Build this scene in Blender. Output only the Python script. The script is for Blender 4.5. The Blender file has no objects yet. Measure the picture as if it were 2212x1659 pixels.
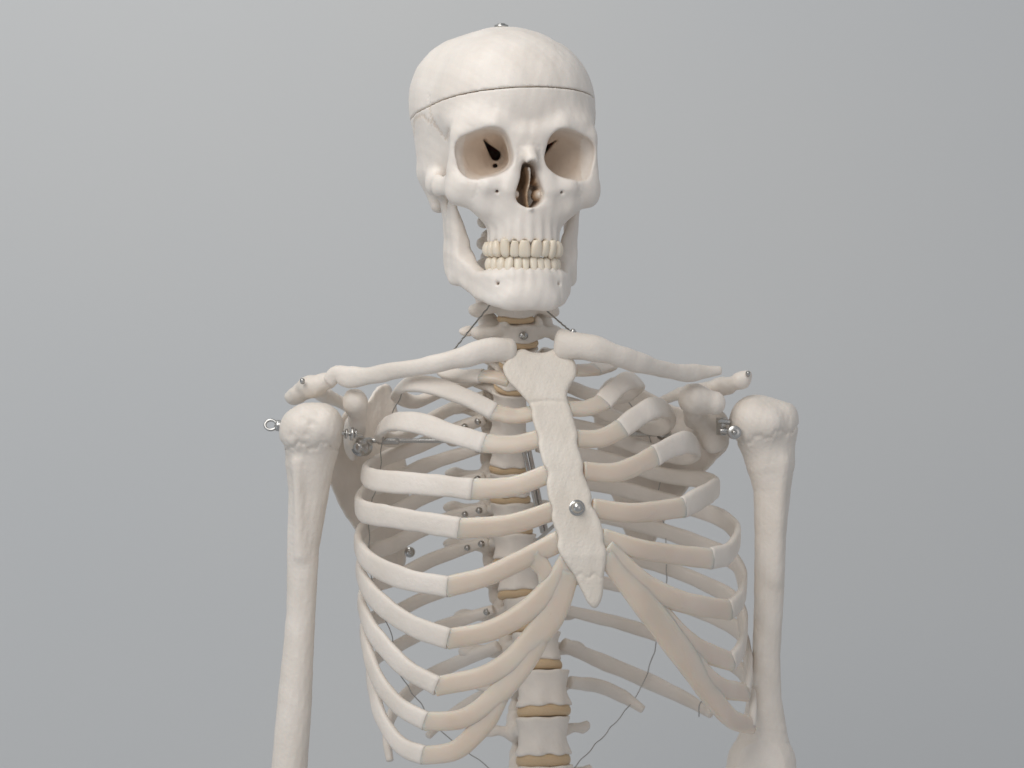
import bpy, math, random
import numpy as np
from mathutils import Vector, Matrix, noise
random.seed(3)
S=0.3526; D=2000.0; H=1.35
sc=bpy.context.scene; C=sc.collection
def P(px,py,y):
    k=1+y/D
    return Vector(((px-1106)*S*k/1000, y/1000, (829.5-py)*S*k/1000+H))

# ------------------------------------------------------------------ materials
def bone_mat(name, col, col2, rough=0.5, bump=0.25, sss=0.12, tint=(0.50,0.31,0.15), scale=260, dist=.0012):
    m=bpy.data.materials.new(name); m.use_nodes=True
    nt=m.node_tree; N=nt.nodes; L=nt.links; b=N['Principled BSDF']
    tc=N.new('ShaderNodeTexCoord')
    n1=N.new('ShaderNodeTexNoise'); n1.inputs['Scale'].default_value=28; n1.inputs['Detail'].default_value=5
    L.new(tc.outputs['Object'],n1.inputs['Vector'])
    r=N.new('ShaderNodeValToRGB'); r.color_ramp.elements[0].position=.35; r.color_ramp.elements[1].position=.68
    r.color_ramp.elements[0].color=(*col2,1); r.color_ramp.elements[1].color=(*col,1)
    L.new(n1.outputs['Fac'],r.inputs['Fac'])
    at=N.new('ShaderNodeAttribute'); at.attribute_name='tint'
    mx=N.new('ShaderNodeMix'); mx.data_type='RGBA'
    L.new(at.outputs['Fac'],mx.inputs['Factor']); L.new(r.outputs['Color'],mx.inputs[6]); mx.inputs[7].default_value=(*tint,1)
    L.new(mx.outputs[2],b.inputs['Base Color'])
    b.inputs['Roughness'].default_value=rough
    b.inputs['Subsurface Weight'].default_value=sss
    b.inputs['Subsurface Radius'].default_value=(1,.6,.4)
    b.inputs['Subsurface Scale'].default_value=.006
    n2=N.new('ShaderNodeTexNoise'); n2.inputs['Scale'].default_value=scale; n2.inputs['Detail'].default_value=6; n2.inputs['Roughness'].default_value=.6
    L.new(tc.outputs['Object'],n2.inputs['Vector'])
    bp=N.new('ShaderNodeBump'); bp.inputs['Strength'].default_value=bump; bp.inputs['Distance'].default_value=dist
    L.new(n2.outputs['Fac'],bp.inputs['Height']); L.new(bp.outputs['Normal'],b.inputs['Normal'])
    return m
M_bone=bone_mat('bone_plastic',(.83,.765,.695),(.75,.685,.61),rough=.52,bump=.45,sss=.08)
M_skull=bone_mat('skull_plastic',(.86,.80,.735),(.80,.735,.665),rough=.46,bump=.24,sss=.07)
M_stern=bone_mat('sternum_plastic',(.83,.765,.68),(.76,.69,.60),rough=.6,bump=.55,scale=520,sss=.05)
M_tooth=bone_mat('tooth_enamel',(.87,.78,.65),(.81,.71,.57),rough=.3,bump=.03)
M_cart=bone_mat('cartilage_resin',(.745,.655,.56),(.69,.60,.50),rough=.34,bump=.04,sss=.75)
M_cart.node_tree.nodes['Principled BSDF'].inputs['Subsurface Scale'].default_value=.012
M_cart.node_tree.nodes['Principled BSDF'].inputs['Transmission Weight'].default_value=.12
M_disc=bone_mat('disc_resin',(.68,.51,.33),(.58,.42,.25),rough=.5,bump=.1,sss=.3)
def metal_mat(name,col,rough):
    m=bpy.data.materials.new(name); m.use_nodes=True; N=m.node_tree.nodes; b=N['Principled BSDF']
    b.inputs['Base Color'].default_value=(*col,1); b.inputs['Metallic'].default_value=1
    n=N.new('ShaderNodeTexNoise'); n.inputs['Scale'].default_value=300
    r=N.new('ShaderNodeMapRange'); r.inputs[3].default_value=rough-.06; r.inputs[4].default_value=rough+.1
    m.node_tree.links.new(n.outputs['Fac'],r.inputs[0]); m.node_tree.links.new(r.outputs[0],b.inputs['Roughness'])
    return m
M_metal=metal_mat('steel',(.55,.54,.52),.25)
M_wire=metal_mat('wire_steel',(.42,.41,.39),.4)

# ------------------------------------------------------------------ object helpers
ROOTLOC=Vector((.02,.1,.9))
root=bpy.data.objects.new('skeleton_model',None); C.objects.link(root); root.location=ROOTLOC
root['label']='off-white plastic anatomical skeleton with bare ribs, skull and arms in front of a grey wall'
root['category']='skeleton'
ROOTINV=Matrix.Translation(-ROOTLOC)
def link(name, me, mat, parent):
    o=bpy.data.objects.new(name,me); C.objects.link(o)
    if mat and not me.materials: me.materials.append(mat)
    o.parent=parent
    if parent is root: o.matrix_parent_inverse=ROOTINV
    return o
def mesh(name,v,f):
    me=bpy.data.meshes.new(name); me.from_pydata(v,[],f); me.update()
    me.polygons.foreach_set('use_smooth',[True]*len(me.polygons))
    return me

# ------------------------------------------------------------------ distance-field modelling
class G:
    def __init__(s,lo,hi,h):
        s.lo=np.array(lo,float); s.h=h
        ax=[np.arange(lo[i],hi[i]+h,h,dtype=np.float32) for i in range(3)]
        s.X=ax[0][:,None,None]; s.Y=ax[1][None,:,None]; s.Z=ax[2][None,None,:]
        s.A=np.abs(s.X); s.shape=(len(ax[0]),len(ax[1]),len(ax[2])); s.ax=ax
    def ell(s,c,r,mir=False,rot=0,axis='z'):
        x=(s.A if mir else s.X)-c[0]; y=s.Y-c[1]; z=s.Z-c[2]
        if rot:
            cs,sn=math.cos(math.radians(rot)),math.sin(math.radians(rot))
            if axis=='z': x,y=cs*x+sn*y,-sn*x+cs*y
            elif axis=='y': x,z=cs*x+sn*z,-sn*x+cs*z
            else: y,z=cs*y+sn*z,-sn*y+cs*z
        k0=np.sqrt((x/r[0])**2+(y/r[1])**2+(z/r[2])**2)
        k1=np.sqrt((x/r[0]**2)**2+(y/r[1]**2)**2+(z/r[2]**2)**2)
        return k0*(k0-1)/np.maximum(k1,1e-5)
    def cap(s,a,b,ra,rb=None,mir=False,sc=(1,1,1)):
        if rb is None: rb=ra
        x=((s.A if mir else s.X)-a[0])/sc[0]; y=(s.Y-a[1])/sc[1]; z=(s.Z-a[2])/sc[2]
        ba=[(b[i]-a[i])/sc[i] for i in range(3)]; bb=sum(t*t for t in ba)+1e-9
        h=np.clip((x*ba[0]+y*ba[1]+z*ba[2])/bb,0,1)
        return (np.sqrt((x-ba[0]*h)**2+(y-ba[1]*h)**2+(z-ba[2]*h)**2)-(ra+(rb-ra)*h))*min(sc)
def smin(a,b,k):
    h=np.maximum(k-np.abs(a-b),0)/k
    return np.minimum(a,b)-h*h*k*.25
def smax(a,b,k): return -smin(-a,-b,k)
def poly2(px,py,pts):
    """signed distance to a polygon on broadcast arrays"""
    d=None; inside=None; n=len(pts)
    for i in range(n):
        a=pts[i]; b=pts[(i+1)%n]
        ex,ey=b[0]-a[0],b[1]-a[1]; wx,wy=px-a[0],py-a[1]
        h=np.clip((wx*ex+wy*ey)/(ex*ex+ey*ey+1e-9),0,1)
        q=(wx-ex*h)**2+(wy-ey*h)**2
        d=q if d is None else np.minimum(d,q)
        c1=(py>=a[1])&(py<b[1]); c2=(py<a[1])&(py>=b[1]); cr=ex*wy-ey*wx
        t=(c1&(cr>0))|(c2&(cr<0))
        inside=t if inside is None else inside^t
    return np.where(inside,-1,1)*np.sqrt(d)
def smooth_poly(pts,n=5):
    out=[]; m=len(pts)
    for i in range(m):
        p0,p1,p2,p3=[np.array(pts[(i+j-1)%m],float) for j in range(4)]
        for k in range(n):
            t=k/n
            out.append(tuple(.5*((2*p1)+(-p0+p2)*t+(2*p0-5*p1+4*p2-p3)*t*t+(-p0+3*p1-3*p2+p3)*t**3)))
    return out
def nets(g,F):
    F=np.ascontiguousarray(np.broadcast_to(F,g.shape)).astype(np.float32)
    F[0]=F[-1]=5; F[:,0]=F[:,-1]=5; F[:,:,0]=F[:,:,-1]=5
    I=F<0
    cnt=np.zeros(tuple(n-1 for n in g.shape),np.int8)
    for a in (0,1):
        for b in (0,1):
            for c in (0,1):
                cnt+=I[a:g.shape[0]-1+a,b:g.shape[1]-1+b,c:g.shape[2]-1+c]
    act=(cnt>0)&(cnt<8)
    idx=np.argwhere(act); ids=np.full(act.shape,-1,np.int32); ids[act]=np.arange(len(idx))
    pos=np.zeros((len(idx),3)); num=np.zeros(len(idx))
    i,j,k=idx.T
    cor=[(a,b,c) for a in (0,1) for b in (0,1) for c in (0,1)]
    for a in cor:
        for ax in range(3):
            if a[ax]: continue
            b=list(a); b[ax]=1
            fa=F[i+a[0],j+a[1],k+a[2]]; fb=F[i+b[0],j+b[1],k+b[2]]
            cr=(fa<0)!=(fb<0)
            t=np.where(cr,fa/np.where(cr,fa-fb,1),0)
            p=np.tile(np.array(a,float),(len(idx),1)); p[:,ax]=t
            pos+=p*cr[:,None]; num+=cr
    V=(idx+pos/num[:,None])*g.h+g.lo
    faces=[]
    for ax in range(3):
        sl0=[slice(None)]*3; sl1=[slice(None)]*3; sl0[ax]=slice(0,-1); sl1[ax]=slice(1,None)
        e=I[tuple(sl0)]!=I[tuple(sl1)]; q=np.argwhere(e)
        u,w=(ax+1)%3,(ax+2)%3
        q=q[(q[:,u]>0)&(q[:,w]>0)&(q[:,u]<g.shape[u]-1)&(q[:,w]<g.shape[w]-1)]
        ins=I[q[:,0],q[:,1],q[:,2]]
        cs=[]
        for du,dw in ((-1,-1),(0,-1),(0,0),(-1,0)):
            c=q.copy(); c[:,u]+=du; c[:,w]+=dw; cs.append(ids[c[:,0],c[:,1],c[:,2]])
        f=np.stack(cs,1); f[~ins]=f[~ins][:,::-1]; faces.append(f)
    return V,np.concatenate(faces)
def sdf_obj(name,g,F,mat,parent,xf,tintf=None):
    V,f=nets(g,F); W=xf(V)
    me=bpy.data.meshes.new(name); me.from_pydata(W.tolist(),[],f.tolist()); me.update()
    me.polygons.foreach_set('use_smooth',[True]*len(me.polygons))
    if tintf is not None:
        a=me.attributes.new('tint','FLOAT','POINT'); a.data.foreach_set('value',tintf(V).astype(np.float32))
    return link(name,me,mat,parent)
def xf_screen(V):
    k=1+V[:,1]/D
    return np.stack([(V[:,0]-1106*S)*k/1000,V[:,1]/1000,(V[:,2]+829.5*S)*k/1000+H],1)
def q(px,py,y): return (px*S,y,-py*S)
def wob(g,amp,f):
    return amp*(np.sin(g.X*f+1.3)*np.sin(g.Y*f*1.1+.4)+np.sin(g.Z*f*.9+2.)*np.sin(g.X*f*1.3+g.Z*f*.5))

# ------------------------------------------------------------------ tubes, lathes
def cr(pts,n):
    pts=[Vector(p) for p in pts]; m=len(pts)
    ext=[pts[0]*2-pts[1]]+pts+[pts[-1]*2-pts[-2]]
    dense=[]
    for i in range(m-1):
        p0,p1,p2,p3=ext[i:i+4]
        for k in range(16):
            t=k/16
            dense.append(.5*((2*p1)+(p2-p0)*t+(2*p0-5*p1+4*p2-p3)*t*t+(3*p1-p0-3*p2+p3)*t**3))
    dense.append(pts[-1])
    L=[0]
    for a,b in zip(dense,dense[1:]): L.append(L[-1]+(b-a).length)
    out=[]; j=0
    for i in range(n):
        s=L[-1]*i/(n-1)
        while j<len(L)-2 and L[j+1]<s: j+=1
        t=(s-L[j])/max(L[j+1]-L[j],1e-9); out.append(dense[j].lerp(dense[j+1],min(max(t,0),1)))
    return out
def lerpl(a,t):
    x=t*(len(a)-1); i=min(int(x),len(a)-2); return a[i]+(a[i+1]-a[i])*(x-i)
def tube(pts,W,T,hint=None,n=48,m=16,e=2.4,nz=.06,seed=0,round_=.35):
    c=cr(pts,n); V=[]; Fc=[]
    if hint is None: hint=lambda p,t: Vector((0,-1,0))
    def ring(p,t,w,th,k):
        N=hint(p,t); N=N-t*N.dot(t); N.normalize(); B=t.cross(N)
        for a in range(m):
            an=2*math.pi*a/m; ca,sa=math.cos(an),math.sin(an)
            x=math.copysign(abs(ca)**(2/e),ca)*w; y=math.copysign(abs(sa)**(2/e),sa)*th
            d=1+nz*noise.noise(Vector((p.x*70+seed,p.z*70+an*.4,p.y*70)))
            V.append(p+(B*x+N*y)*d)
    seq=[]
    for i,p in enumerate(c):
        t=(c[min(i+1,n-1)]-c[max(i-1,0)]).normalized(); f=i/(n-1)
        w=lerpl(W,f)*(1+nz*1.2*noise.noise(Vector((f*7+seed*3.1,seed,0)))); th=lerpl(T,f)
        if i==0:
            for s,o in ((.6,round_),(.9,round_*.6)): seq.append((p-t*th*o,t,w-th*(1-s),th*s))
        seq.append((p,t,w,th))
        if i==n-1:
            for s,o in ((.9,round_*.6),(.6,round_)): seq.append((p+t*th*o,t,w-th*(1-s),th*s))
    for k,(p,t,w,th) in enumerate(seq): ring(p,t,w,th,k)
    R=len(seq)
    for i in range(R-1):
        for a in range(m):
            b=(a+1)%m; Fc.append((i*m+a,i*m+b,(i+1)*m+b,(i+1)*m+a))
    V.append(seq[0][0]); V.append(seq[-1][0]); s0=len(V)-2
    for a in range(m):
        b=(a+1)%m; Fc.append((b,a,s0)); Fc.append(((R-1)*m+a,(R-1)*m+b,s0+1))
    return V,Fc
def tube_obj(name,parent,mat,*a,**k):
    v,f=tube(*a,**k); return link(name,mesh(name,v,f),mat,parent)
def wire(name,parent,pts,r,mat=M_wire,n=40,wav=0):
    pp=cr(pts,n)
    if wav: pp=[p+Vector((math.sin(i*1.9),0,math.cos(i*2.3)))*wav for i,p in enumerate(pp)]
    return tube_obj(name,parent,mat,pp,[r,r],[r,r],n=n*3,m=7,e=2,nz=0)
def lathe_mesh(name,prof,m=20):
    V=[];F=[]
    for r,z in prof:
        for a in range(m): V.append((r*math.cos(2*math.pi*a/m),r*math.sin(2*math.pi*a/m),z))
    for i in range(len(prof)-1):
        for a in range(m):
            b=(a+1)%m; F.append((i*m+a,i*m+b,(i+1)*m+b,(i+1)*m+a))
    F.append(tuple(range((len(prof)-1)*m,len(prof)*m))); F.append(tuple(reversed(range(m))))
    return mesh(name,V,F)
screw_me=lathe_mesh('screw',[(.0034,-.004),(.0034,0),(.0032,.0006),(.0021,.0007),(.0021,.0016),(.0015,.0024),(.0007,.0027)]); screw_me.materials.append(M_metal)
def screw(parent,p,d=(0,-1,0),s=1.0,name='screw'):
    o=link(name,screw_me,M_metal,parent)
    o.matrix_basis=Matrix.Translation(p)@Vector(d).to_track_quat('Z','Y').to_matrix().to_4x4()@Matrix.Scale(s,4)
    return o

# ================================================================== SKULL
YAW=math.radians(12); cy,sy=math.cos(YAW),math.sin(YAW)
O=P(1145,330,0)
def xf_skull(V):
    x=V[:,0]*cy-V[:,1]*sy; y=V[:,0]*sy+V[:,1]*cy
    return np.stack([x/1000+O.x,y/1000+O.y,V[:,2]/1000+O.z],1)
def sk(x,y,z): return Vector(xf_skull(np.array([[x,y,z]],float))[0])
SKD=Matrix.Rotation(YAW,4,'Z')
g=G((-80,-18,-76),(80,194,114),1.1)
X,Y,Z=g.X,g.Y,g.Z
A=g.ell((0,97,38),(72,89,70))
A=smin(A,g.ell((35,112,54),(37,52,43),True),12)
A=smin(A,g.ell((0,50,45),(56,49,48)),16)
A=smin(A,g.ell((0,106,8),(62,72,41)),16)
A=smin(A,g.ell((50,100,-2),(15,24,18),True),14)
floor=np.clip(26-(Y-35)*1.3,-18,26)
cav=smax(A+6,floor-Z,4)
cav=smax(cav,g.A-60,4)
F=smax(A,-g.ell((73,46,0),(16,24,28),True),10)
def add(d,k=6):
    global F; F=smin(F,d,k)
def cut(d,k=3):
    global F; F=smax(F,-d,k)
def cone2(x,z,a,b,ra,rb):
    ex,ez=b[0]-a[0],b[1]-a[1]; h=np.clip(((x-a[0])*ex+(z-a[1])*ez)/(ex*ex+ez*ez),0,1)
    return np.sqrt((x-a[0]-ex*h)**2+(z-a[1]-ez*h)**2)-(ra+(rb-ra)*h)
# face block
add(g.ell((27,33,-4),(27,29,27),True),10)
add(g.ell((0,30,8),(26,26,18)),10)
add(g.ell((30,30,24),(26,24,14),True),12)
# brow
add(g.cap((8,7,14),(26,7.5,21),6,5,True),10)
add(g.cap((26,8,21),(49,20,14),4.6,4.6,True),10)
add(g.cap((51,21,14),(54.5,26,-10),4.6,5,True,sc=(1,1.2,1)),9)
add(g.ell((0,7,12),(12,7,8)),8)
add(g.cap((0,7,5),(0,-6,-6),6.2,4.8,sc=(1,1,1)),5)
add(g.cap((9,9,4),(15,5,-28),6,6.5,True),8)
add(g.cap((14,8,-21),(31,8,-25),5.5,6,True),8)
add(g.cap((31,8,-25),(46,17,-23),6,6,True),8)
# cheek bones
add(g.ell((47.5,22,-26),(12,10,12),True,rot=30),9)
add(g.cap((49,23,-31),(32,17,-38),5.5,8,True),10)
add(g.ell((20,23,-35),(20,20,20),True),9)
add(g.cap((54,27,-25),(62,52,-22),4.6,4,True,sc=(1,1,1.6)),9)
add(g.cap((62,52,-22),(60,78,-18),4,4.5,True,sc=(1,1,1.6)),5)
add(g.cap((60,78,-18),(55,106,-8),4.5,6,True,sc=(1,1,1.2)),12)
# upper jaw
kk=np.sqrt((X/27.5)**2+((Y-24)/25.5)**2); th=np.arctan2(X,-(Y-24))
al=(kk-1)*26-.5*np.cos(th*19)*np.clip((-46-Z)/12,0,1)
gum=-67.3-1.3*np.cos(th*19)
add(smax(smax(smax(al,Z+39,4),gum-Z,2.5),Y-48,4),8)
add(g.cap((0,3,-42),(0,-3,-43),2.2,1.2),3)
# base, mastoids, occipital condyles
add(g.cap((54,108,-10),(51,106,-33),12,7,True),9)
add(g.cap((10,60,-20),(12,62,-48),5,3,True),6)
add(g.ell((12,98,-32),(8,12,7),True),6)
# cheek hollow, foramina
cut(g.ell((29,-3,-40),(7,6,8),True),7)
cut(g.cap((25.5,1,-30),(24,9,-28),1.2,.9,True),1.5)
# orbits: rounded squares that narrow towards the back
ocx=np.interp(g.ax[1],[-20,6,22,46],[35.3,34.2,33,17.5])[None,:,None]; ocz=np.interp(g.ax[1],[-20,46],[-1.5,1.0])[None,:,None]
osc=np.interp(g.ax[1],[-20,6,20,32,44,50],[1.06,1.0,.97,.74,.36,.1])[None,:,None]
ox=g.A-ocx; oz=Z-ocz; ca,sa=math.cos(math.radians(16)),math.sin(math.radians(16))
ox,oz=ca*ox-sa*oz,sa*ox+ca*oz
orb=((np.abs(ox/21.5)**3.0+np.abs(oz/18.3)**3.0)**(1/3.0)-osc)*18
cut(smax(orb,Y-48,3),1.8)
# fissures into the brain case
fis=cone2(g.A,Z,(28.5,13),(16.5,2),.6,4.0)
cut(np.maximum(fis,np.maximum(26-Y,Y-80)),1.2)
cut(g.cap((19,40,-7),(15,60,-6),1.8,1.8,True),1)
# nasal opening
nas=cone2(X,Z,(0,-11),(0,-30.5),4.8,11.2)
cut(np.maximum(nas,Y-46),1.6)
add(np.maximum(np.maximum(np.abs(X-.8-.9*np.sin(Z*.25))-.9,-Y+9-(Z+25)*.35),np.maximum(np.abs(Z+28)-18,Y-50)),1)
add(g.ell((8.5,18,-31),(2.8,13,4.2),True),1.5)
add(g.ell((7.5,22,-20),(2.2,12,3.5),True),1.5)
F=smax(F,-cav,2)
F=F+wob(g,.2,.21)+wob(g,.08,.6)
# sutures of the temple
def suture(Yv,Zv,lib=np):
    s=None
    for a,b in zip([(34,20),(52,14),(60,26),(76,35),(98,33),(116,18),(126,2)],[(52,14),(60,26),(76,35),(98,33),(116,18),(126,2),(128,-10)]):
        d=cone2(Yv+1.3*np.sin(Zv*1.7),Zv+1.3*np.sin(Yv*1.9),a,b,0,0); s=d if s is None else np.minimum(s,d)
    for a,b in zip([(66,50),(62,38)],[(62,38),(57,22)]):
        s=np.minimum(s,cone2(Yv+1.6*np.sin(Zv*2.1),Zv,a,b,0,0))
    return s
F=F+.7*np.exp(-(suture(Y,Z)/1.0)**2)*(g.A>44)
def facial(a,z):
    s=cone2(a+.8*np.sin(z*1.3),z+.6*np.sin(a*1.5),(38,-19),(42,-34),0,0)
    s=np.minimum(s,cone2(a,z+.8*np.sin(a*1.4),(0,6),(8,5),0,0))
    s=np.minimum(s,cone2(a+.5*np.sin(z*1.1),z,(8,5),(9,-8),0,0))
    return s
F=F+.45*np.exp(-(facial(g.A,Z)/.9)**2)*(Y<24)
zp=50.5-.11*Y+.04*X
def skull_tint(V):  # tan paints warm scattered light into nose and orbits; suture lines are tinted too
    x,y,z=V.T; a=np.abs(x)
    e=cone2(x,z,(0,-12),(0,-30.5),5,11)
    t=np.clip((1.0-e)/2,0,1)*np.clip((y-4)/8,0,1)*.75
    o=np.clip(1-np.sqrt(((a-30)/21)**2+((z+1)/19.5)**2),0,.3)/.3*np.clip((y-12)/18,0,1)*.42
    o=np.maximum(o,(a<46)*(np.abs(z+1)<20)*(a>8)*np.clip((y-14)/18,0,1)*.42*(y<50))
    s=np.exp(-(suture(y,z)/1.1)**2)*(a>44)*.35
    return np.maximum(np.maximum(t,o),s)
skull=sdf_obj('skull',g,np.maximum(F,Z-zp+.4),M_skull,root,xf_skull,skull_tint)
skull_cap=sdf_obj('skull_cap',g,np.maximum(F,zp+.4-Z),M_skull,skull,xf_skull)
o=screw(skull,sk(-4,88,108.3),(0,0,1),1.0); o.matrix_basis=o.matrix_basis@Matrix.Diagonal((1.7,1.7,.8,1))
del A,F,cav

# mandible
g=G((-68,-16,-126),(68,104,-14),1.1); X,Y,Z,XA=g.X,g.Y,g.Z,g.A
pl=[(0,3),(12,4.5),(23,11),(31,26),(37,44),(42,62),(46,76)]
d2=None
for a,b in zip(pl,pl[1:]):
    t=cone2(XA,Y,a,b,5.8,5.8); d2=t if d2 is None else np.minimum(d2,t)
zt=np.interp(g.ax[1],[0,30,45,60,80],[-90,-89,-80,-72,-66])[None,:,None]
zb=np.interp(g.ax[1],[0,12,26,44,62,78,90],[-118.5,-117.5,-113,-106,-98,-86,-68])[None,:,None]
F=smax(smax(d2,Z-zt,6),zb-Z,8)
kk=np.sqrt((X/24.5)**2+((Y-24.5)/23)**2); th=np.arctan2(X,-(Y-24.5))
al=np.abs(kk-.9)*23-4.2-.4*np.cos(th*23)
gum=-89.3+1.4*np.cos(th*23)
F=smin(F,smax(smax(smax(al,Z-gum,2),-106-Z,3),Y-44,4),6)
F=smin(F,g.ell((0,3,-108),(16,8,9)),9)
F=smin(F,g.ell((13,4.5,-112),(9,6,6),True),7)
yz=smooth_poly([(52,-90),(50,-74),(51,-52),(50,-36),(54,-24),(61,-33),(67,-41),(75,-38),(78,-24),(88,-24),(89,-38),(87,-58),(84,-76),(77,-90),(64,-98)],4)
pz=poly2(np.broadcast_to(g.ax[1][:,None],g.shape[1:]),np.broadcast_to(g.ax[2][None,:],g.shape[1:]),yz)[None]
xc=45.6+(Z+95)*.07-np.clip((62-Y)*.12,0,3)
inn=np.clip((76-Y)*.36,0,8)*np.clip((-40-Z)/24,0,1)
F=smin(F,smax(pz,np.maximum(XA-xc-3.8,xc-XA-2.8-inn),6),8)
F=smin(F,g.ell((50,83,-26),(10,5,5),True),4)
F=smax(F,-g.cap((25,3,-99),(22,10,-100),1.3,1,True),1.5)
F=F+wob(g,.3,.23)+wob(g,.1,.6)
mand=sdf_obj('mandible',g,F,M_skull,root,xf_skull)

# teeth
def tooth_mesh(w,d,h,up,kind):
    V=[];Fc=[];m=16;R=13
    for i in range(R):
        s=i/(R-1)
        if kind=='i': wid=.96+.06*math.sin(s*math.pi)-(.14 if up else .3)*s**2-.2*s**6; dep=.36+.64*s**.7
        elif kind=='c': wid=.62+.4*math.sin(min(1,.1+s*1.8)*math.pi*.5)-.22*s**2-.2*s**6; dep=.4+.6*s**.6
        else: wid=.82+.22*math.sin(s*math.pi)-.2*s*s-.2*s**6; dep=.80+.2*math.sin(s*math.pi)-.15*s
        endr=1-(max(0,1-s/.17))**2*(.35 if kind=='i' else .6)
        for a in range(m):
            an=2*math.pi*a/m; ca,sa=math.cos(an),math.sin(an); e=2.3
            x=math.copysign(abs(ca)**(2/e),ca)*w/2*wid*endr
            y=math.copysign(abs(sa)**(2/e),sa)*d/2*dep*endr
            y+= -d*.14*math.sin(s*math.pi*.8)
            z=s*h + (.35*math.cos(an*2) if kind=='m' and i==0 else 0)
            V.append((x,y,z if up else -z))
    for i in range(R-1):
        for a in range(m):
            b=(a+1)%m; f=(i*m+a,i*m+b,(i+1)*m+b,(i+1)*m+a); Fc.append(f if up else f[::-1])
    f=tuple(range(m)); Fc.append(f[::-1] if up else f)
    f=tuple(range((R-1)*m,R*m)); Fc.append(f if up else f[::-1])
    return mesh('tooth',[tuple(c/1000 for c in v) for v in V],Fc)
def arc_place(rx,ry,cyy,widths):
    n=4000; pts=[]; s=0; last=None
    for i in range(n):
        t=i/n*2.2; p=(rx*math.sin(t),cyy-ry*math.cos(t))
        if last: s+=math.dist(p,last)
        pts.append((s,t)); last=p
    res=[]; acc=0
    for w in widths:
        acc+=w/2
        t=next(tt for ss,tt in pts if ss>=acc); res.append(t); acc+=w/2
    return res
up_w=[8.8,6.6,7.6,6.8,6.6,9.6,9.2]; lo_w=[5.5,6.0,6.9,7,7,10.3,10]
kinds=['i','i','c','p','p','m','m']
def teeth(parent,rx,ry,cyy,widths,up,zedge,hs,deps,drop):
    for side in (-1,1):
        for n_,(w,t,kd,h,dp) in enumerate(zip(widths,arc_place(rx,ry,cyy,widths),kinds,hs,deps)):
            me=tooth_mesh(w*1.08,dp,h,up,kd)
            o=link('tooth',me,M_tooth,parent)
            x,y=side*rx*math.sin(t),cyy-ry*math.cos(t)
            ang=math.atan2(math.sin(t)/rx*1.0,math.cos(t)/ry)*side
            j=random.uniform(-.16,.16)
            dz=(.7 if n_==1 else 0)*(1 if up else -1)+drop[n_]
            o.matrix_basis=Matrix.Translation(sk(x,y+random.uniform(-.5,.5),zedge+dz+random.uniform(-.4,.4)))@SKD@Matrix.Rotation(ang+j,4,'Z')@Matrix.Rotation(random.uniform(-.07,.07),4,'Y')
teeth(skull,25.6,24.6,24.2,up_w,True,-79.6,[12.8,12.2,14.2,12.6,11.8,11.4,11],[7,6.5,8,9,9,11,11],[0,0,-.5,.4,.7,1.0,1.4])
teeth(mand,23.8,22.4,25.0,lo_w,False,-78.6,[13.2,13.4,14.4,13,12.6,11.5,11.5],[6,6,7.5,8,8,10.5,10.5],[0,0,.3,0,0,.2,.5])

# ================================================================== SPINE
def yaw_rot(a=12): return Matrix.Rotation(math.radians(a),4,'Z')
def vert_template(kind):
    if kind=='thoracic':
        g=G((-42,-20,-34),(42,62,22),1.5); rx,ry,h=15,12.5,10.5
    elif kind=='lumbar':
        g=G((-52,-24,-28),(52,62,24),1.6); rx,ry,h=22,16.5,14
    else:
        g=G((-38,-18,-22),(38,46,16),1.3); rx,ry,h=14,9.5,7.5
    X,Y,Z=g.X,g.Y,g.Z
    k=1-.17*np.clip(1-(Z/h)**2,0,1)
    F=smax((np.sqrt((X/(rx*k))**2+(Y/(ry*k))**2)-1)*min(rx,ry),np.abs(Z)-h,2.5)
    def a(d,k=4):
        nonlocal F; F=smin(F,d,k)
    if kind=='thoracic':
        a(g.cap((9,10,4),(12,24,3),4.5,4.5,True)); a(g.cap((12,24,3),(32,34,5),5,4,True)); a(g.ell((33,34,5),(6,5,5),True),3)
        a(g.cap((12,24,3),(0,32,-2),4.5,4,True)); a(g.cap((0,32,-4),(0,50,-26),4,3)); a(g.ell((10,24,12),(5,3.5,8),True)); a(g.ell((10,26,-10),(5,3.5,8),True))
    elif kind=='lumbar':
        a(g.cap((13,12,5),(15,26,3),5,5,True)); a(g.cap((14,26,3),(42,30,6),4.5,3,True,sc=(1,.7,1.2)))
        a(g.cap((14,26,3),(0,36,-2),5,4,True)); a(g.cap((0,36,-3),(0,56,-7),4,4,sc=(1,1,2)))
        a(g.ell((15,28,13),(5.5,5,9),True)); a(g.ell((13,30,-14),(5.5,5,9),True))
    else:
        a(g.cap((10,0,2),(24,3,-3),3.5,4,True,sc=(1,1,1.3)),3); a(g.cap((12,10,2),(25,8,-2),3.5,4,True),3); a(g.ell((27,6,-4),(5,6,5),True),3)
        a(g.ell((19,15,2),(7,6,8),True),3); a(g.cap((18,15,0),(0,26,-2),3.5,3.5,True),3); a(g.cap((0,26,-2),(0,40,-8),3.5,4),3)
        a(g.ell((11,0,8),(3,7,4),True),2)
    F=F+wob(g,.45,.33)
    V,f=nets(g,F); me=bpy.data.meshes.new(kind); me.from_pydata((V/1000).tolist(),[],f.tolist()); me.update()
    me.polygons.foreach_set('use_smooth',[True]*len(me.polygons)); me.materials.append(M_bone)
    dr=lathe_mesh('disc',[(.78,-.5),(.88,-.42),(.93,-.2),(.94,0),(.93,.2),(.88,.42),(.78,.5)],28); dr.materials.append(M_disc)
    return me,dr,rx,ry,h
TPL={k:vert_template(k) for k in ('cervical','thoracic','lumbar')}
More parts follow.
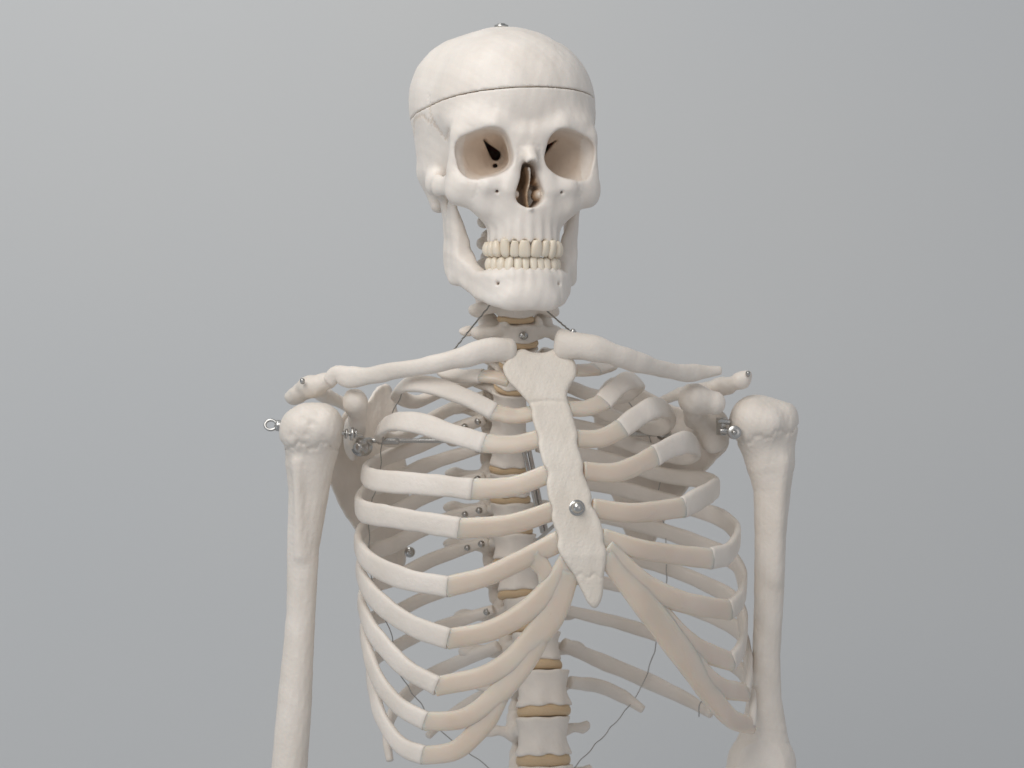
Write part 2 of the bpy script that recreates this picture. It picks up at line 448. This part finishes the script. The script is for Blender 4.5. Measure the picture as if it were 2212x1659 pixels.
spine=[('cervical',1100,470,98),('cervical',1100,516,96),('cervical',1104,564,95),('cervical',1108,614,96),('cervical',1115,664,99),('cervical',1124,716,104),
 ('thoracic',1120,766,112),('thoracic',1109,814,122),('thoracic',1101,864,131),('thoracic',1099,920,138),('thoracic',1100,982,143),('thoracic',1103,1046,146),
 ('thoracic',1106,1112,147),('thoracic',1111,1181,146),('thoracic',1122,1250,142),('thoracic',1140,1322,136),('thoracic',1160,1398,128),
 ('lumbar',1172,1488,120),('lumbar',1172,1590,114),('lumbar',1178,1694,110),('lumbar',1184,1798,110)]
VERT=[]
for i,(kind,px,py,y) in enumerate(spine):
    me,dr,rx,ry,h=TPL[kind]
    nxt=spine[i+1] if i+1<len(spine) else (kind,px,py+104,y)
    prv=spine[i-1] if i else (kind,px,py-46,y)
    sp=((nxt[2]-py)+(py-prv[2]))/2*S*(1+y/D)
    gap=.2*sp; sz=(sp-gap)/(2*h)
    wsc={'cervical':[.78,.8,.86,1.05,1.16,1.2][min(i,5)],'thoracic':1.08+.04*max(0,i-8),'lumbar':1.08}[kind]
    o=link('vertebra',me,M_bone,root); p=P(px,py,y)
    pt=(P(nxt[1],nxt[2],nxt[3])-P(prv[1],prv[2],prv[3])).normalized()
    tilt=math.atan2(pt.y,-pt.z)
    o.matrix_basis=Matrix.Translation(p)@yaw_rot(14+random.uniform(-2,2))@Matrix.Rotation(tilt,4,'X')@Matrix.Diagonal((wsc,wsc,sz,1))
    d=link('disc',dr,M_disc,o)
    d.matrix_basis=Matrix.Translation((0,0,-(h*sz+gap/2)/1000/sz))@Matrix.Diagonal((rx/1000,ry/1000,(gap*1.3)/1000/sz,1))
    VERT.append((o,p))
screw(VERT[5][0],Vector((0,-.0098,0)),(0,-1,0),.9)

# ================================================================== RIBS
stx=lambda py: float(np.interp(py,[760,870,1000,1100,1200,1310],[1165,1185,1218,1240,1262,1278]))
sty=lambda py: float(np.interp(py,[740,870,1000,1100,1200,1320],[26,8,-6,-14,-19,-20]))
spx=lambda py: float(np.interp(py,[s[2] for s in spine],[s[1] for s in spine]))
def rib_depth(px,py,side,ext,back,sp,B=None,Bb=72):
    sg=-1 if side=='L' else 1
    if back:
        c=spx(py); u=min(max((px-c)/(ext-c),0),1); ym=96+sg*19*u
        return ym+Bb*(1-u**2.3)**(1/2.3)
    c=stx(min(py,sp)); u=min(max((px-c)/(ext-c),0),1); ym=96+sg*19*u
    b=96-sty(sp) if B is None else B
    return ym-b*(1-u**2.3)**(1/2.3)
ax=P(1180,1100,96)
def rib(side,k,cart,bone,back,ext,sp,jy,w=8.0,w_c=None,tilt=0):
    Bb=72*min(1,.55+.15*k)
    def front(l): return [P(a,b,rib_depth(a,b,side,ext,False,sp)) for a,b in l]
    def hint(p,t):
        v=Vector((p.x-ax.x,(p.y-ax.y)*1.3,0)); v.normalize(); v.z=tilt; return v
    bp=front(bone)
    bb=[P(a,b,rib_depth(a,b,side,ext,True,sp,Bb=Bb)) for a,b in back[:-1]]+[P(back[-1][0],back[-1][1],jy)]
    W=[w*.97,w*.96,w,w*.96,w*.84,w*.76,w*.74,w*.72,w*.68,w*.5]
    W=[x/1000 for x in W]; T=[x/1000 for x in [3.5,3.3,3.1,3.1,3.4,3.6,3.8,3.8,4.0,4.2]]
    r=tube_obj('rib',root,M_bone,bp+bb,W,T,hint=hint,n=90,seed=k*2.3+(5 if side=='R' else 0),nz=.10,e=3.0,round_=.1)
    if cart:
        wc=w_c or [w*.86,w*.88,w*.9,w*.93]
        wc=wc[:-1]+[w*.93]
        cp=front(cart); d=(cp[-1]-cp[-2]).normalized(); cp[-1]=cp[-1]+d*.0015
        tube_obj('costal_cartilage',r,M_cart,cp,[x/1000 for x in wc],[.0036,.0037,.0036,.0031],hint=hint,n=44,seed=k+9,nz=.03,e=2.6,round_=.2)
    return r,hint,front
def vj(k): return spine[5+k]
RB={}
Ld={
1:([(1098,822),(1070,815),(1040,812)],[(1040,812),(995,812),(962,802)],[(958,785),(1005,768),(1068,765)],950,820),
2:([(1152,893),(1110,899),(1066,889)],[(1066,889),(1000,856),(930,832),(880,830)],[(858,852),(900,868),(960,842),(1010,824),(1056,812)],850,890),
3:([(1170,946),(1110,960),(1045,957)],[(1045,957),(980,938),(910,916),(850,912)],[(820,935),(850,950),(905,922),(970,885),(1047,856)],816,945),
4:([(1188,1022),(1110,1050),(1020,1057)],[(1020,1057),(940,1048),(860,1042),(806,1036)],[(790,1018),(832,990),(900,965),(980,930),(1047,904)],787,1022),
5:([(1200,1102),(1100,1133),(992,1142)],[(992,1142),(900,1126),(830,1114),(784,1104)],[(776,1082),(800,1055),(850,1038),(920,1005),(990,982),(1047,966)],771,1102),
6:([(1210,1168),(1130,1208),(1050,1245),(968,1267)],[(968,1267),(890,1255),(820,1228),(785,1200)],[(774,1165),(795,1132),(850,1108),(920,1072),(990,1046),(1047,1030)],771,1168),
7:([(1232,1212),(1200,1262),(1140,1318),(1060,1362),(970,1380)],[(970,1380),(890,1352),(825,1306),(790,1265)],[(778,1225),(800,1195),(850,1176),(920,1140),(990,1114),(1050,1098)],775,1212),
8:([(1228,1235),(1195,1320),(1140,1395),(1060,1455),(945,1482)],[(945,1482),(880,1446),(820,1385),(790,1335)],[(782,1295),(800,1268),(850,1250),(920,1215),(990,1188),(1055,1170)],779,1235),
9:([(1190,1325),(1135,1420),(1070,1505),(1000,1552),(920,1558)],[(920,1558),(862,1525),(815,1465),(794,1405)],[(786,1360),(804,1338),(850,1324),(920,1290),(1000,1262),(1062,1242)],783,1240),
10:([(1095,1480),(1045,1562),(985,1620),(915,1632)],[(915,1632),(865,1610),(826,1555),(808,1500)],[(800,1450),(815,1420),(850,1400),(920,1365),(1000,1338),(1066,1316)],797,1240),
}
Rd={
1:([(1238,800),(1262,800),(1285,798)],[(1285,798),(1305,792),(1318,785)],[(1316,772),(1260,765),(1172,765)],1325,800),
2:([(1230,883),(1268,882),(1303,868)],[(1303,868),(1330,840),(1358,822)],[(1380,830),(1350,856),(1290,856),(1230,835),(1160,812)],1384,885),
3:([(1246,948),(1300,946),(1343,925)],[(1343,925),(1380,897),(1418,880)],[(1448,895),(1425,925),(1370,915),(1280,885),(1160,856)],1452,948),
4:([(1262,1018),(1335,1020),(1415,985)],[(1415,985),(1452,965),(1485,955)],[(1504,968),(1480,985),(1410,975),(1300,935),(1160,902)],1507,1020),
5:([(1280,1098),(1370,1108),(1475,1096)],[(1475,1096),(1512,1076),(1538,1060)],[(1546,1050),(1510,1035),(1430,1025),(1300,990),(1160,964)],1549,1100),
6:([(1300,1162),(1400,1190),(1535,1207)],[(1535,1207),(1568,1198),(1588,1175)],[(1590,1148),(1555,1118),(1470,1090),(1320,1052),(1165,1030)],1595,1165),
7:([(1306,1190),(1390,1262),(1480,1302),(1575,1318)],[(1575,1318),(1597,1298)],[(1605,1262),(1585,1212),(1500,1170),(1340,1122),(1165,1098)],1609,1200),
8:([(1400,1310),(1490,1392),(1580,1430)],[(1580,1430),(1600,1400)],[(1606,1355),(1588,1300),(1500,1250),(1350,1198),(1168,1168)],1609,1220),
9:([(1490,1425),(1550,1482),(1612,1496)],[(1612,1496),(1617,1460)],[(1614,1415),(1592,1360),(1505,1318),(1350,1268),(1180,1240)],1619,1230),
10:([(1308,1200),(1390,1300),(1470,1405),(1535,1500),(1580,1552),(1624,1567)],[(1624,1567),(1626,1530)],[(1620,1485),(1590,1440),(1500,1400),(1360,1352),(1205,1314)],1629,1230),
}
WC={('R',10):[7.5,11,12,10.5,8,6.5],('L',7):[9.5,9.5,8.5,7.8,7.6],('L',8):[9,11,9.5,7.8,7.4],('L',9):[8,10,9,7.6,7],('L',10):[6,8.5,7.6,6.8],
    ('R',7):[10,9,8.4,8],('R',8):[12,9,8],('R',9):[10,8,6.5],('L',6):[8.5,7.6,7.6,8]}
for side,dd in (('L',Ld),('R',Rd)):
    for k,(c,b,bk,ext,sp) in dd.items():
        jy=vj(k)[3]+14
        w={1:6.8,2:7.6,3:8.3,4:8.8,5:8.8,6:8.8,7:8.6,8:8.2,9:7.8,10:7.4}[k]
        r,hint,front=rib(side,k,c,b,bk,ext,sp,jy,w,WC.get((side,k)),tilt={1:1.2,2:.7,3:.35,4:.15}.get(k,0))
        RB[side,k]=(r,front)
        jp=P(*bk[-1],jy); prev=P(*bk[-2],rib_depth(*bk[-2],side,ext,True,sp))
        if k>1:
            d=(prev-jp).normalized()
            screw(r,jp+d*.006+Vector((0,-.0040,0)),(0,-1,.1),.85)
            if side=='L' and k in (4,6,7,8,9): screw(r,jp+d*.018+Vector((0,-.0042,0)),(0,-1,.1),.75)
def bh(p,t):
    v=Vector((p.x-ax.x,(p.y-ax.y)*1.3,0)); return v.normalized()
# small bridge of cartilage between sixth and seventh ribs
tube_obj('costal_cartilage',RB['L',6][0],M_cart,[P(a,b,rib_depth(a,b,'L',771,False,1200)+1) for a,b in [(1150,1200),(1176,1232),(1190,1270)]],[.009,.006,.009],[.003,.003,.003],hint=bh,n=20,nz=.03)
for pts,w in (([(842,1642,118),(836,1590,125),(852,1535,138),(905,1478,158),(980,1435,166),(1074,1396,144)],6.6),
              ([(925,1590,150),(958,1558,158),(1020,1515,160),(1085,1478,138)],5),
              ([(1536,1542,160),(1475,1506,176),(1380,1462,182),(1290,1424,172),(1218,1392,148)],7),
              ([(1388,1532,168),(1345,1504,172),(1290,1482,162),(1232,1474,140)],6)):
    tube_obj('rib',root,M_bone,[P(*p) for p in pts],[w*.55/1000,w*.95/1000,w/1000,w*.95/1000,w*.8/1000],[.003,.0035,.0038,.004,.0042],hint=bh,n=60,nz=.09,seed=w)

# ================================================================== STERNUM
ol=[(1106,762),(1128,754),(1150,761),(1178,761),(1205,752),(1230,768),(1243,785),(1245,810),(1231,835),(1225,858),(1233,884),(1239,905),(1245,925),(1248,940),(1247,958),(1255,985),(1260,1003),(1260,1022),(1269,1045),(1277,1070),(1278,1092),(1288,1108),(1301,1138),(1304,1158),(1304,1172),(1310,1190),(1309,1215),(1305,1245),(1303,1275),(1298,1298),(1286,1314),(1272,1306),(1260,1284),(1249,1260),(1236,1236),(1214,1204),(1204,1182),(1206,1160),(1197,1138),(1192,1118),(1193,1098),(1184,1075),(1181,1045),(1184,1022),(1172,998),(1164,965),(1163,945),(1155,922),(1149,900),(1148,885),(1138,866),(1118,845),(1097,822),(1086,795),(1096,776)]
g=G((1070*S,-44,-1330*S),(1260*S+26,50,-735*S),1.0)
pp=smooth_poly([(a*S,-b*S) for a,b in ol],4)
P2=poly2(np.broadcast_to(g.ax[0][:,None],(g.shape[0],g.shape[2])),np.broadcast_to(g.ax[2][None,:],(g.shape[0],g.shape[2])),pp)[:,None,:]
pyv=-g.Z/S
w0=np.interp(pyv.ravel(),[740,870,1000,1100,1200,1320],[24,6,-8,-16,-21,-20])[None,None,:]
uc=np.interp(pyv.ravel(),[760,870,1000,1100,1200,1310],[1165,1185,1218,1240,1262,1278])[None,None,:]*S
w0=w0+(g.X-uc)*.2
th_=np.interp(pyv.ravel(),[740,820,1200,1245,1320],[6,5.4,5,4.6,4.2])[None,None,:]
seam=np.exp(-((pyv-866-.02*(g.X-uc)**2)/4)**2)*1.1+np.exp(-((pyv-1244+5*np.sin(g.X*.6))/4)**2)*.9
F=smax(P2,np.abs(g.Y-w0)-th_+seam,4)+wob(g,.12,.4)+wob(g,.07,1.1)
stern=sdf_obj('sternum',g,F,M_stern,root,xf_screen)
bolt=lathe_mesh('bolt',[(.0062,-.002),(.0062,.0006),(.0058,.0010),(.0044,.0011),(.0044,.0032),(.0039,.0056),(.0028,.0070),(.0011,.0076)],24)
bo=link('bolt',bolt,M_metal,stern)
bo.matrix_basis=Matrix.Translation(P(1246,1097,-20.5))@Vector((.15,-1,.12)).to_track_quat('Z','Y').to_matrix().to_4x4()

# ================================================================== CLAVICLES
def clav(pts,W,T):
    return tube_obj('clavicle',root,M_bone,[P(*p) for p in pts],[w*S/1000 for w in W],[t*S/1000 for t in T],n=80,m=20,e=2.3,nz=.13,seed=pts[0][0]*.01,round_=.5)
cl=clav([(1100,757,16),(1060,756,10),(1000,772,4),(930,788,8),(860,800,22),(800,811,38),(760,815,46),(728,808,50),(712,822,52)],[28,26,22,20,19,18,21,23,16],[24,22,19,18,16,15,15,15,12])
cr_=clav([(1213,744,22),(1255,748,18),(1310,760,20),(1370,780,34),(1430,797,56),(1480,806,76),(1520,804,88),(1554,801,94)],[31,29,25,22,19,18,19,10],[26,24,20,18,16,15,14,8])

# ================================================================== HUMERI
def humerus(fn,lo,hi):
    g=G(lo,hi,1.2); F=fn(g)+wob(g,.14,.25)+wob(g,.12,.9)
    return sdf_obj('humerus',g,F,M_bone,root,xf_screen)
def chain(g,pts,k=6,sc=(1,1,1)):
    F=None
    for (a,b,y,r),(a2,b2,y2,r2) in zip(pts,pts[1:]):
        d=g.cap(q(a,b,y),q(a2,b2,y2),r*S,r2*S,sc=sc)
        F=d if F is None else np.minimum(F,d)
    return F
def supell(g,c,r,e=3):
    return ((np.abs((g.X-c[0])/r[0])**e+np.abs((g.Y-c[1])/r[1])**e+np.abs((g.Z-c[2])/r[2])**e)**(1/e)-1)*min(r)
def hl(g):
    F=chain(g,[(674,965,62,58),(669,1000,64,53),(667,1060,66,44),(655,1180,68,35),(650,1320,70,31),(645,1400,71,33),(636,1520,72,37),(626,1650,74,39),(618,1760,76,44)])
    F=smin(F,supell(g,q(678,922,58),(63*S,25,53*S),2.3),8)
    F=smin(F,supell(g,q(642,932,52),(34*S,15,34*S),2.3),10)
    F=smin(F,g.ell(q(700,925,42),(26*S,9,30*S)),8)
    F=smin(F,g.cap(q(640,1000,46),q(648,1200,56),7*S,4*S),10)
    line=np.exp(-((-g.Z/S-962-7*np.sin(g.X*.35)-3*np.sin(g.X*1.1))/4)**2)*1.2
    pits=sum(.9*np.exp(-(((g.X/S-a)/7)**2+((-g.Z/S-b)/7)**2)) for a,b in ((652,905),(688,895),(662,938),(700,945),(628,940),(675,915),(640,885)))
    return F+line+pits*(g.Y<60)
hum_l=humerus(hl,(570*S,22,-1780*S),(755*S,100,-855*S))
def hr(g):
    F=chain(g,[(1658,958,128,60),(1664,1000,128,53),(1668,1060,128,40),(1664,1160,127,34),(1661,1300,126,32),(1655,1420,125,30),(1652,1500,124,36),(1650,1580,124,50),(1645,1650,124,75),(1643,1700,124,84)])
    F=smin(F,g.ell(q(1634,912,122),(59*S,24,60*S)),8)
    F=smin(F,supell(g,q(1686,907,126),(39*S,18,39*S),2.5),9)
    F=smin(F,g.ell(q(1662,915,106),(26*S,9,28*S)),8)
    F=smin(F,g.cap(q(1690,1000,114),q(1675,1250,118),7*S,4*S),10)
    line=np.exp(-((-g.Z/S-(943-.25*(g.X/S-1650))-6*np.sin(g.X*.4)-3*np.sin(g.X*1.2))/4)**2)*1.2
    F=np.maximum(F,np.abs(g.Y-124)-20-np.clip((1500+g.Z/S)*.05,0,99))
    return F+line
hum_r=humerus(hr,(1555*S,85,-1740*S),(1740*S,165,-840*S))

# ================================================================== SCAPULAE
def scap(lo,hi,pts,dep,extra,th=2.4):
    g=G(lo,hi,1.4)
    pp=smooth_poly([(a*S,-b*S) for a,b in pts],4)
    P2=poly2(np.broadcast_to(g.ax[0][:,None],(g.shape[0],g.shape[2])),np.broadcast_to(g.ax[2][None,:],(g.shape[0],g.shape[2])),pp)[:,None,:]
    w0=np.interp(g.ax[0]/S,[d[0] for d in dep],[d[1] for d in dep])[:,None,None]
    t=th+2.2*np.exp(-(P2/5)**2)
    F=smax(P2,np.abs(g.Y-w0)-t,3)
    for d,k in extra(g): F=smin(F,d,k)
    return sdf_obj('scapula',g,F+wob(g,.4,.2)+wob(g,.2,.55),M_bone,root,xf_screen)
sc_l=scap((600*S,30,-1250*S),(900*S,205,-785*S),
 [(745,890),(722,950),(706,990),(706,1030),(738,1100),(780,1165),(830,1222),(868,1232),(880,1180),(884,1060),(872,960),(856,880),(842,832),(815,838),(780,880)],
 [(700,112),(760,138),(885,186)],
 lambda g:[(g.cap(q(768,868,58),q(772,905,84),28*S,16*S),5),(g.cap(q(772,905,84),q(770,935,125),16*S,20*S),6),
           (g.ell(q(762,945,112),(20*S,14,50*S)),6),
           (g.cap(q(850,925,186),q(760,880,165),8*S,12*S,sc=(1,1,1)),5),(g.cap(q(760,880,165),q(700,852,125),13*S,15*S),6),
           (g.cap(q(700,852,125),q(672,842,85),16*S,22*S,sc=(1,1,.7)),6),
           (g.cap(q(706,824,62),q(672,835,66),24*S,27*S,sc=(1,1,.8)),5),(g.cap(q(672,835,70),q(636,858,86),27*S,22*S,sc=(1,1,.8)),5)])
sc_r=scap((1270*S,60,-1215*S),(1640*S,240,-785*S),
 [(1465,880),(1555,890),(1572,960),(1535,1005),(1495,1045),(1440,1120),(1402,1192),(1372,1195),(1335,1110),(1302,1010),(1284,930),(1290,850),(1335,812),(1400,845)],
 [(1280,216),(1400,192),(1575,150)],
 lambda g:[(g.ell(q(1540,930,142),(34*S,12,50*S),rot=20),6),
           (g.cap(q(1497,860,95),q(1540,870,100),30*S,28*S,sc=(1,1,.95)),5),(g.cap(q(1500,862,96),q(1500,905,150),26*S,22*S),8),
           (g.cap(q(1330,905,210),q(1470,850,200),8*S,11*S),5),(g.cap(q(1470,850,200),q(1560,830,175),11*S,14*S),5),
           (g.cap(q(1560,830,175),q(1575,835,125),15*S,20*S,sc=(1,1,.7)),5),(g.cap(q(1545,840,122),q(1602,822,108),23*S,18*S,sc=(1,1,.8)),5),(g.cap(q(1602,822,108),q(1616,810,104),17*S,10*S),4)])
screw(sc_l,P(653,822,52),(0,-1,.5),.6); screw(sc_l,P(885,1193,160),(0,-1,0),1.3)
screw(sc_r,P(1616,806,97),(0,-1,.5),.6)

# ================================================================== HARDWARE
def rod(name,parent,a,b,r,mat=M_metal):
    return tube_obj(name,parent,mat,[a,a.lerp(b,.5),b],[r,r],[r,r],n=6,m=12,e=2,nz=0)
c0=P(585,918,56); ring=[c0+Vector((math.cos(a)*.0045,0.001*math.sin(a),math.sin(a)*.0038)) for a in [i*math.pi*2/16 for i in range(17)]]
tube_obj('eye_bolt',hum_l,M_metal,ring,[.0012,.0012],[.0012,.0012],n=48,m=8,e=2,nz=0)
rod('bolt',hum_l,P(594,919,56),P(620,922,57),.0016); rod('nut',hum_l,P(599,919,56),P(606,920,56),.0045)
rod('bolt',hum_l,P(735,934,52),P(782,942,62),.0017)
nut=lathe_mesh('nut',[(.002,-.003),(.0052,-.003),(.0056,-.0024),(.0056,.0024),(.0052,.003),(.002,.003)],26)
for px,s in ((748,.7),(760,.95),(768,.7)):
    o=link('nut',nut,M_metal,hum_l); o.matrix_basis=Matrix.Translation(P(px,937,53+(px-744)*.3))@Vector((1,.2,-.1)).to_track_quat('Z','Y').to_matrix().to_4x4()@Matrix.Scale(s,4)@Matrix.Diagonal((1,1,.45,1))
w=screw(sc_l,P(778,966,100),(-.3,-1,0),2.2,'washer')
rod('rod',sc_l,P(776,956,100),P(800,954,104),.0035)
rod('rod',sc_l,P(800,952,104),P(1000,952,106),.0019)
rod('clasp',sc_l,P(818,953,103),P(860,953,104),.0027)
rod('rod',sc_r,P(1330,937,150),P(1440,937,168),.0022); screw(sc_r,P(1432,937,160),(-.3,-1,0),1.7,'washer')
def box(name,parent,c,sx,sy_,sz,rz=0,mat=M_metal):
    v=[(x*sx,y*sy_,z*sz) for x in (-1,1) for y in (-1,1) for z in (-1,1)]
    f=[(0,1,3,2),(4,6,7,5),(0,4,5,1),(2,3,7,6),(0,2,6,4),(1,5,7,3)]
    me=mesh(name,v,f); me.polygons.foreach_set('use_smooth',[False]*6)
    o=link(name,me,mat,parent); o.matrix_basis=Matrix.Translation(c)@Matrix.Rotation(rz,4,'Z')
    m=o.modifiers.new('b','BEVEL'); m.width=.0006; m.segments=2
    return o
box('bracket',sc_r,P(1558,921,118),.0022,.006,.0072,.3)
rod('bolt',sc_r,P(1552,908,112),P(1576,912,112),.0022); rod('bolt',sc_r,P(1556,930,112),P(1600,934,112),.0024)
o=link('hinge',nut,M_metal,hum_r); o.matrix_basis=Matrix.Translation(P(1586,934,102))@Vector((0,-1,0)).to_track_quat('Z','Y').to_matrix().to_4x4()@Matrix.Scale(1.0,4)
screw(hum_r,P(1586,934,98),(0,-1,0),.7)
rod('support_rod',root,P(1130,968,60),P(1172,1150,70),.0018); rod('support_rod',root,P(1142,968,62),P(1180,1148,72),.0018)
rod('support_rod',root,P(1160,1168,60),P(1205,1128,20),.0014)
wire('wire',root,[P(1066,650,86),P(1025,700,72),P(980,756,50)],.0007,n=26,wav=.0002)
wire('wire',root,[P(1182,672,86),P(1212,698,64),P(1240,722,30)],.0007,n=20,wav=.0002)
screw(cr_,P(1238,716,18),(.2,-.3,1),.8); screw(cl,P(1062,732,20),(-.2,-.3,1),.6)
wire('wire',root,[P(868,850,70),P(845,900,82),P(826,950,92),P(820,1030,110),P(800,1100,100),P(798,1180,104),P(808,1270,100),P(845,1370,110),P(862,1450,110),P(912,1525,120),P(965,1590,118),P(1065,1665,112),P(1090,1700,112)],.00045,n=60,wav=.0005)
wire('wire',root,[P(1335,835,150),P(1378,900,160),P(1425,1000,168),P(1422,1080,170),P(1438,1150,166),P(1440,1240,160),P(1432,1320,165),P(1418,1390,172),P(1385,1485,174),P(1330,1560,160),P(1248,1650,140),P(1215,1690,130)],.00045,n=60,wav=.0005)
wire('wire',root,[P(1532,1505,165),P(1512,1520,150),P(1510,1548,155)],.0005,n=12)

# ================================================================== WALL
v=[(-4,1.1,-.2),(4,1.1,-.2),(4,1.1,3.6),(-4,1.1,3.6)]
me=mesh('wall',v,[(0,1,2,3)])
wm=bpy.data.materials.new('painted_wall'); wm.use_nodes=True; N=wm.node_tree.nodes; L=wm.node_tree.links; b=N['Principled BSDF']
tc=N.new('ShaderNodeTexCoord'); n=N.new('ShaderNodeTexNoise'); n.inputs['Scale'].default_value=1.6; n.inputs['Detail'].default_value=3
r=N.new('ShaderNodeValToRGB'); r.color_ramp.elements[0].position=.3; r.color_ramp.elements[1].position=.7
r.color_ramp.elements[0].color=(.575,.588,.595,1); r.color_ramp.elements[1].color=(.595,.60,.595,1)
L.new(tc.outputs['Object'],n.inputs['Vector']); L.new(n.outputs['Fac'],r.inputs['Fac']); L.new(r.outputs['Color'],b.inputs['Base Color'])
b.inputs['Roughness'].default_value=.85
n2=N.new('ShaderNodeTexNoise'); n2.inputs['Scale'].default_value=240; n2.inputs['Detail'].default_value=4; bp=N.new('ShaderNodeBump'); bp.inputs['Strength'].default_value=.12; bp.inputs['Distance'].default_value=.001
L.new(tc.outputs['Object'],n2.inputs['Vector']); L.new(n2.outputs['Fac'],bp.inputs['Height']); L.new(bp.outputs['Normal'],b.inputs['Normal'])
me.materials.append(wm); wo=bpy.data.objects.new('wall',me); C.objects.link(wo); wo['kind']='structure'
wo['label']='plain pale grey painted wall behind the skeleton'; wo['category']='wall'

# ================================================================== LIGHT, CAMERA
w=bpy.data.worlds.new('World'); sc.world=w; w.use_nodes=True
w.node_tree.nodes['Background'].inputs['Color'].default_value=(.92,.95,1,1); w.node_tree.nodes['Background'].inputs['Strength'].default_value=.39
def area(name,loc,tgt,size,power,col):
    l=bpy.data.lights.new(name,'AREA'); l.shape='DISK'; l.size=size; l.energy=power; l.color=col
    o=bpy.data.objects.new(name,l); C.objects.link(o); o.location=loc
    o.rotation_euler=(Vector(tgt)-Vector(loc)).to_track_quat('-Z','Y').to_euler()
area('key_light',(-.85,-1.7,2.8),(0,.1,1.4),1.8,31,(1,.965,.93))
area('fill_light',(1.4,-2.4,1.4),(0,.1,1.3),1.4,3,(1,.94,.90))
area('cool_light',(-1.8,-.6,.4),(-.7,1.1,1.0),.9,2.0,(.75,.9,1))
area('wall_light',(-.55,-.05,2.6),(-.15,1.1,1.5),.7,4.5,(1,1,.98))
cam=bpy.data.cameras.new('camera'); co=bpy.data.objects.new('camera',cam); C.objects.link(co)
co.location=(0,-2,H); co.rotation_euler=(math.pi/2,0,0); cam.sensor_width=36; cam.lens=36*2/(2*1106*S/1000); cam.clip_end=50
cam.dof.use_dof=True; cam.dof.focus_distance=2.0; cam.dof.aperture_fstop=10
sc.camera=co
sc.view_settings.view_transform='Standard'; sc.view_settings.look='None'; sc.view_settings.exposure=0
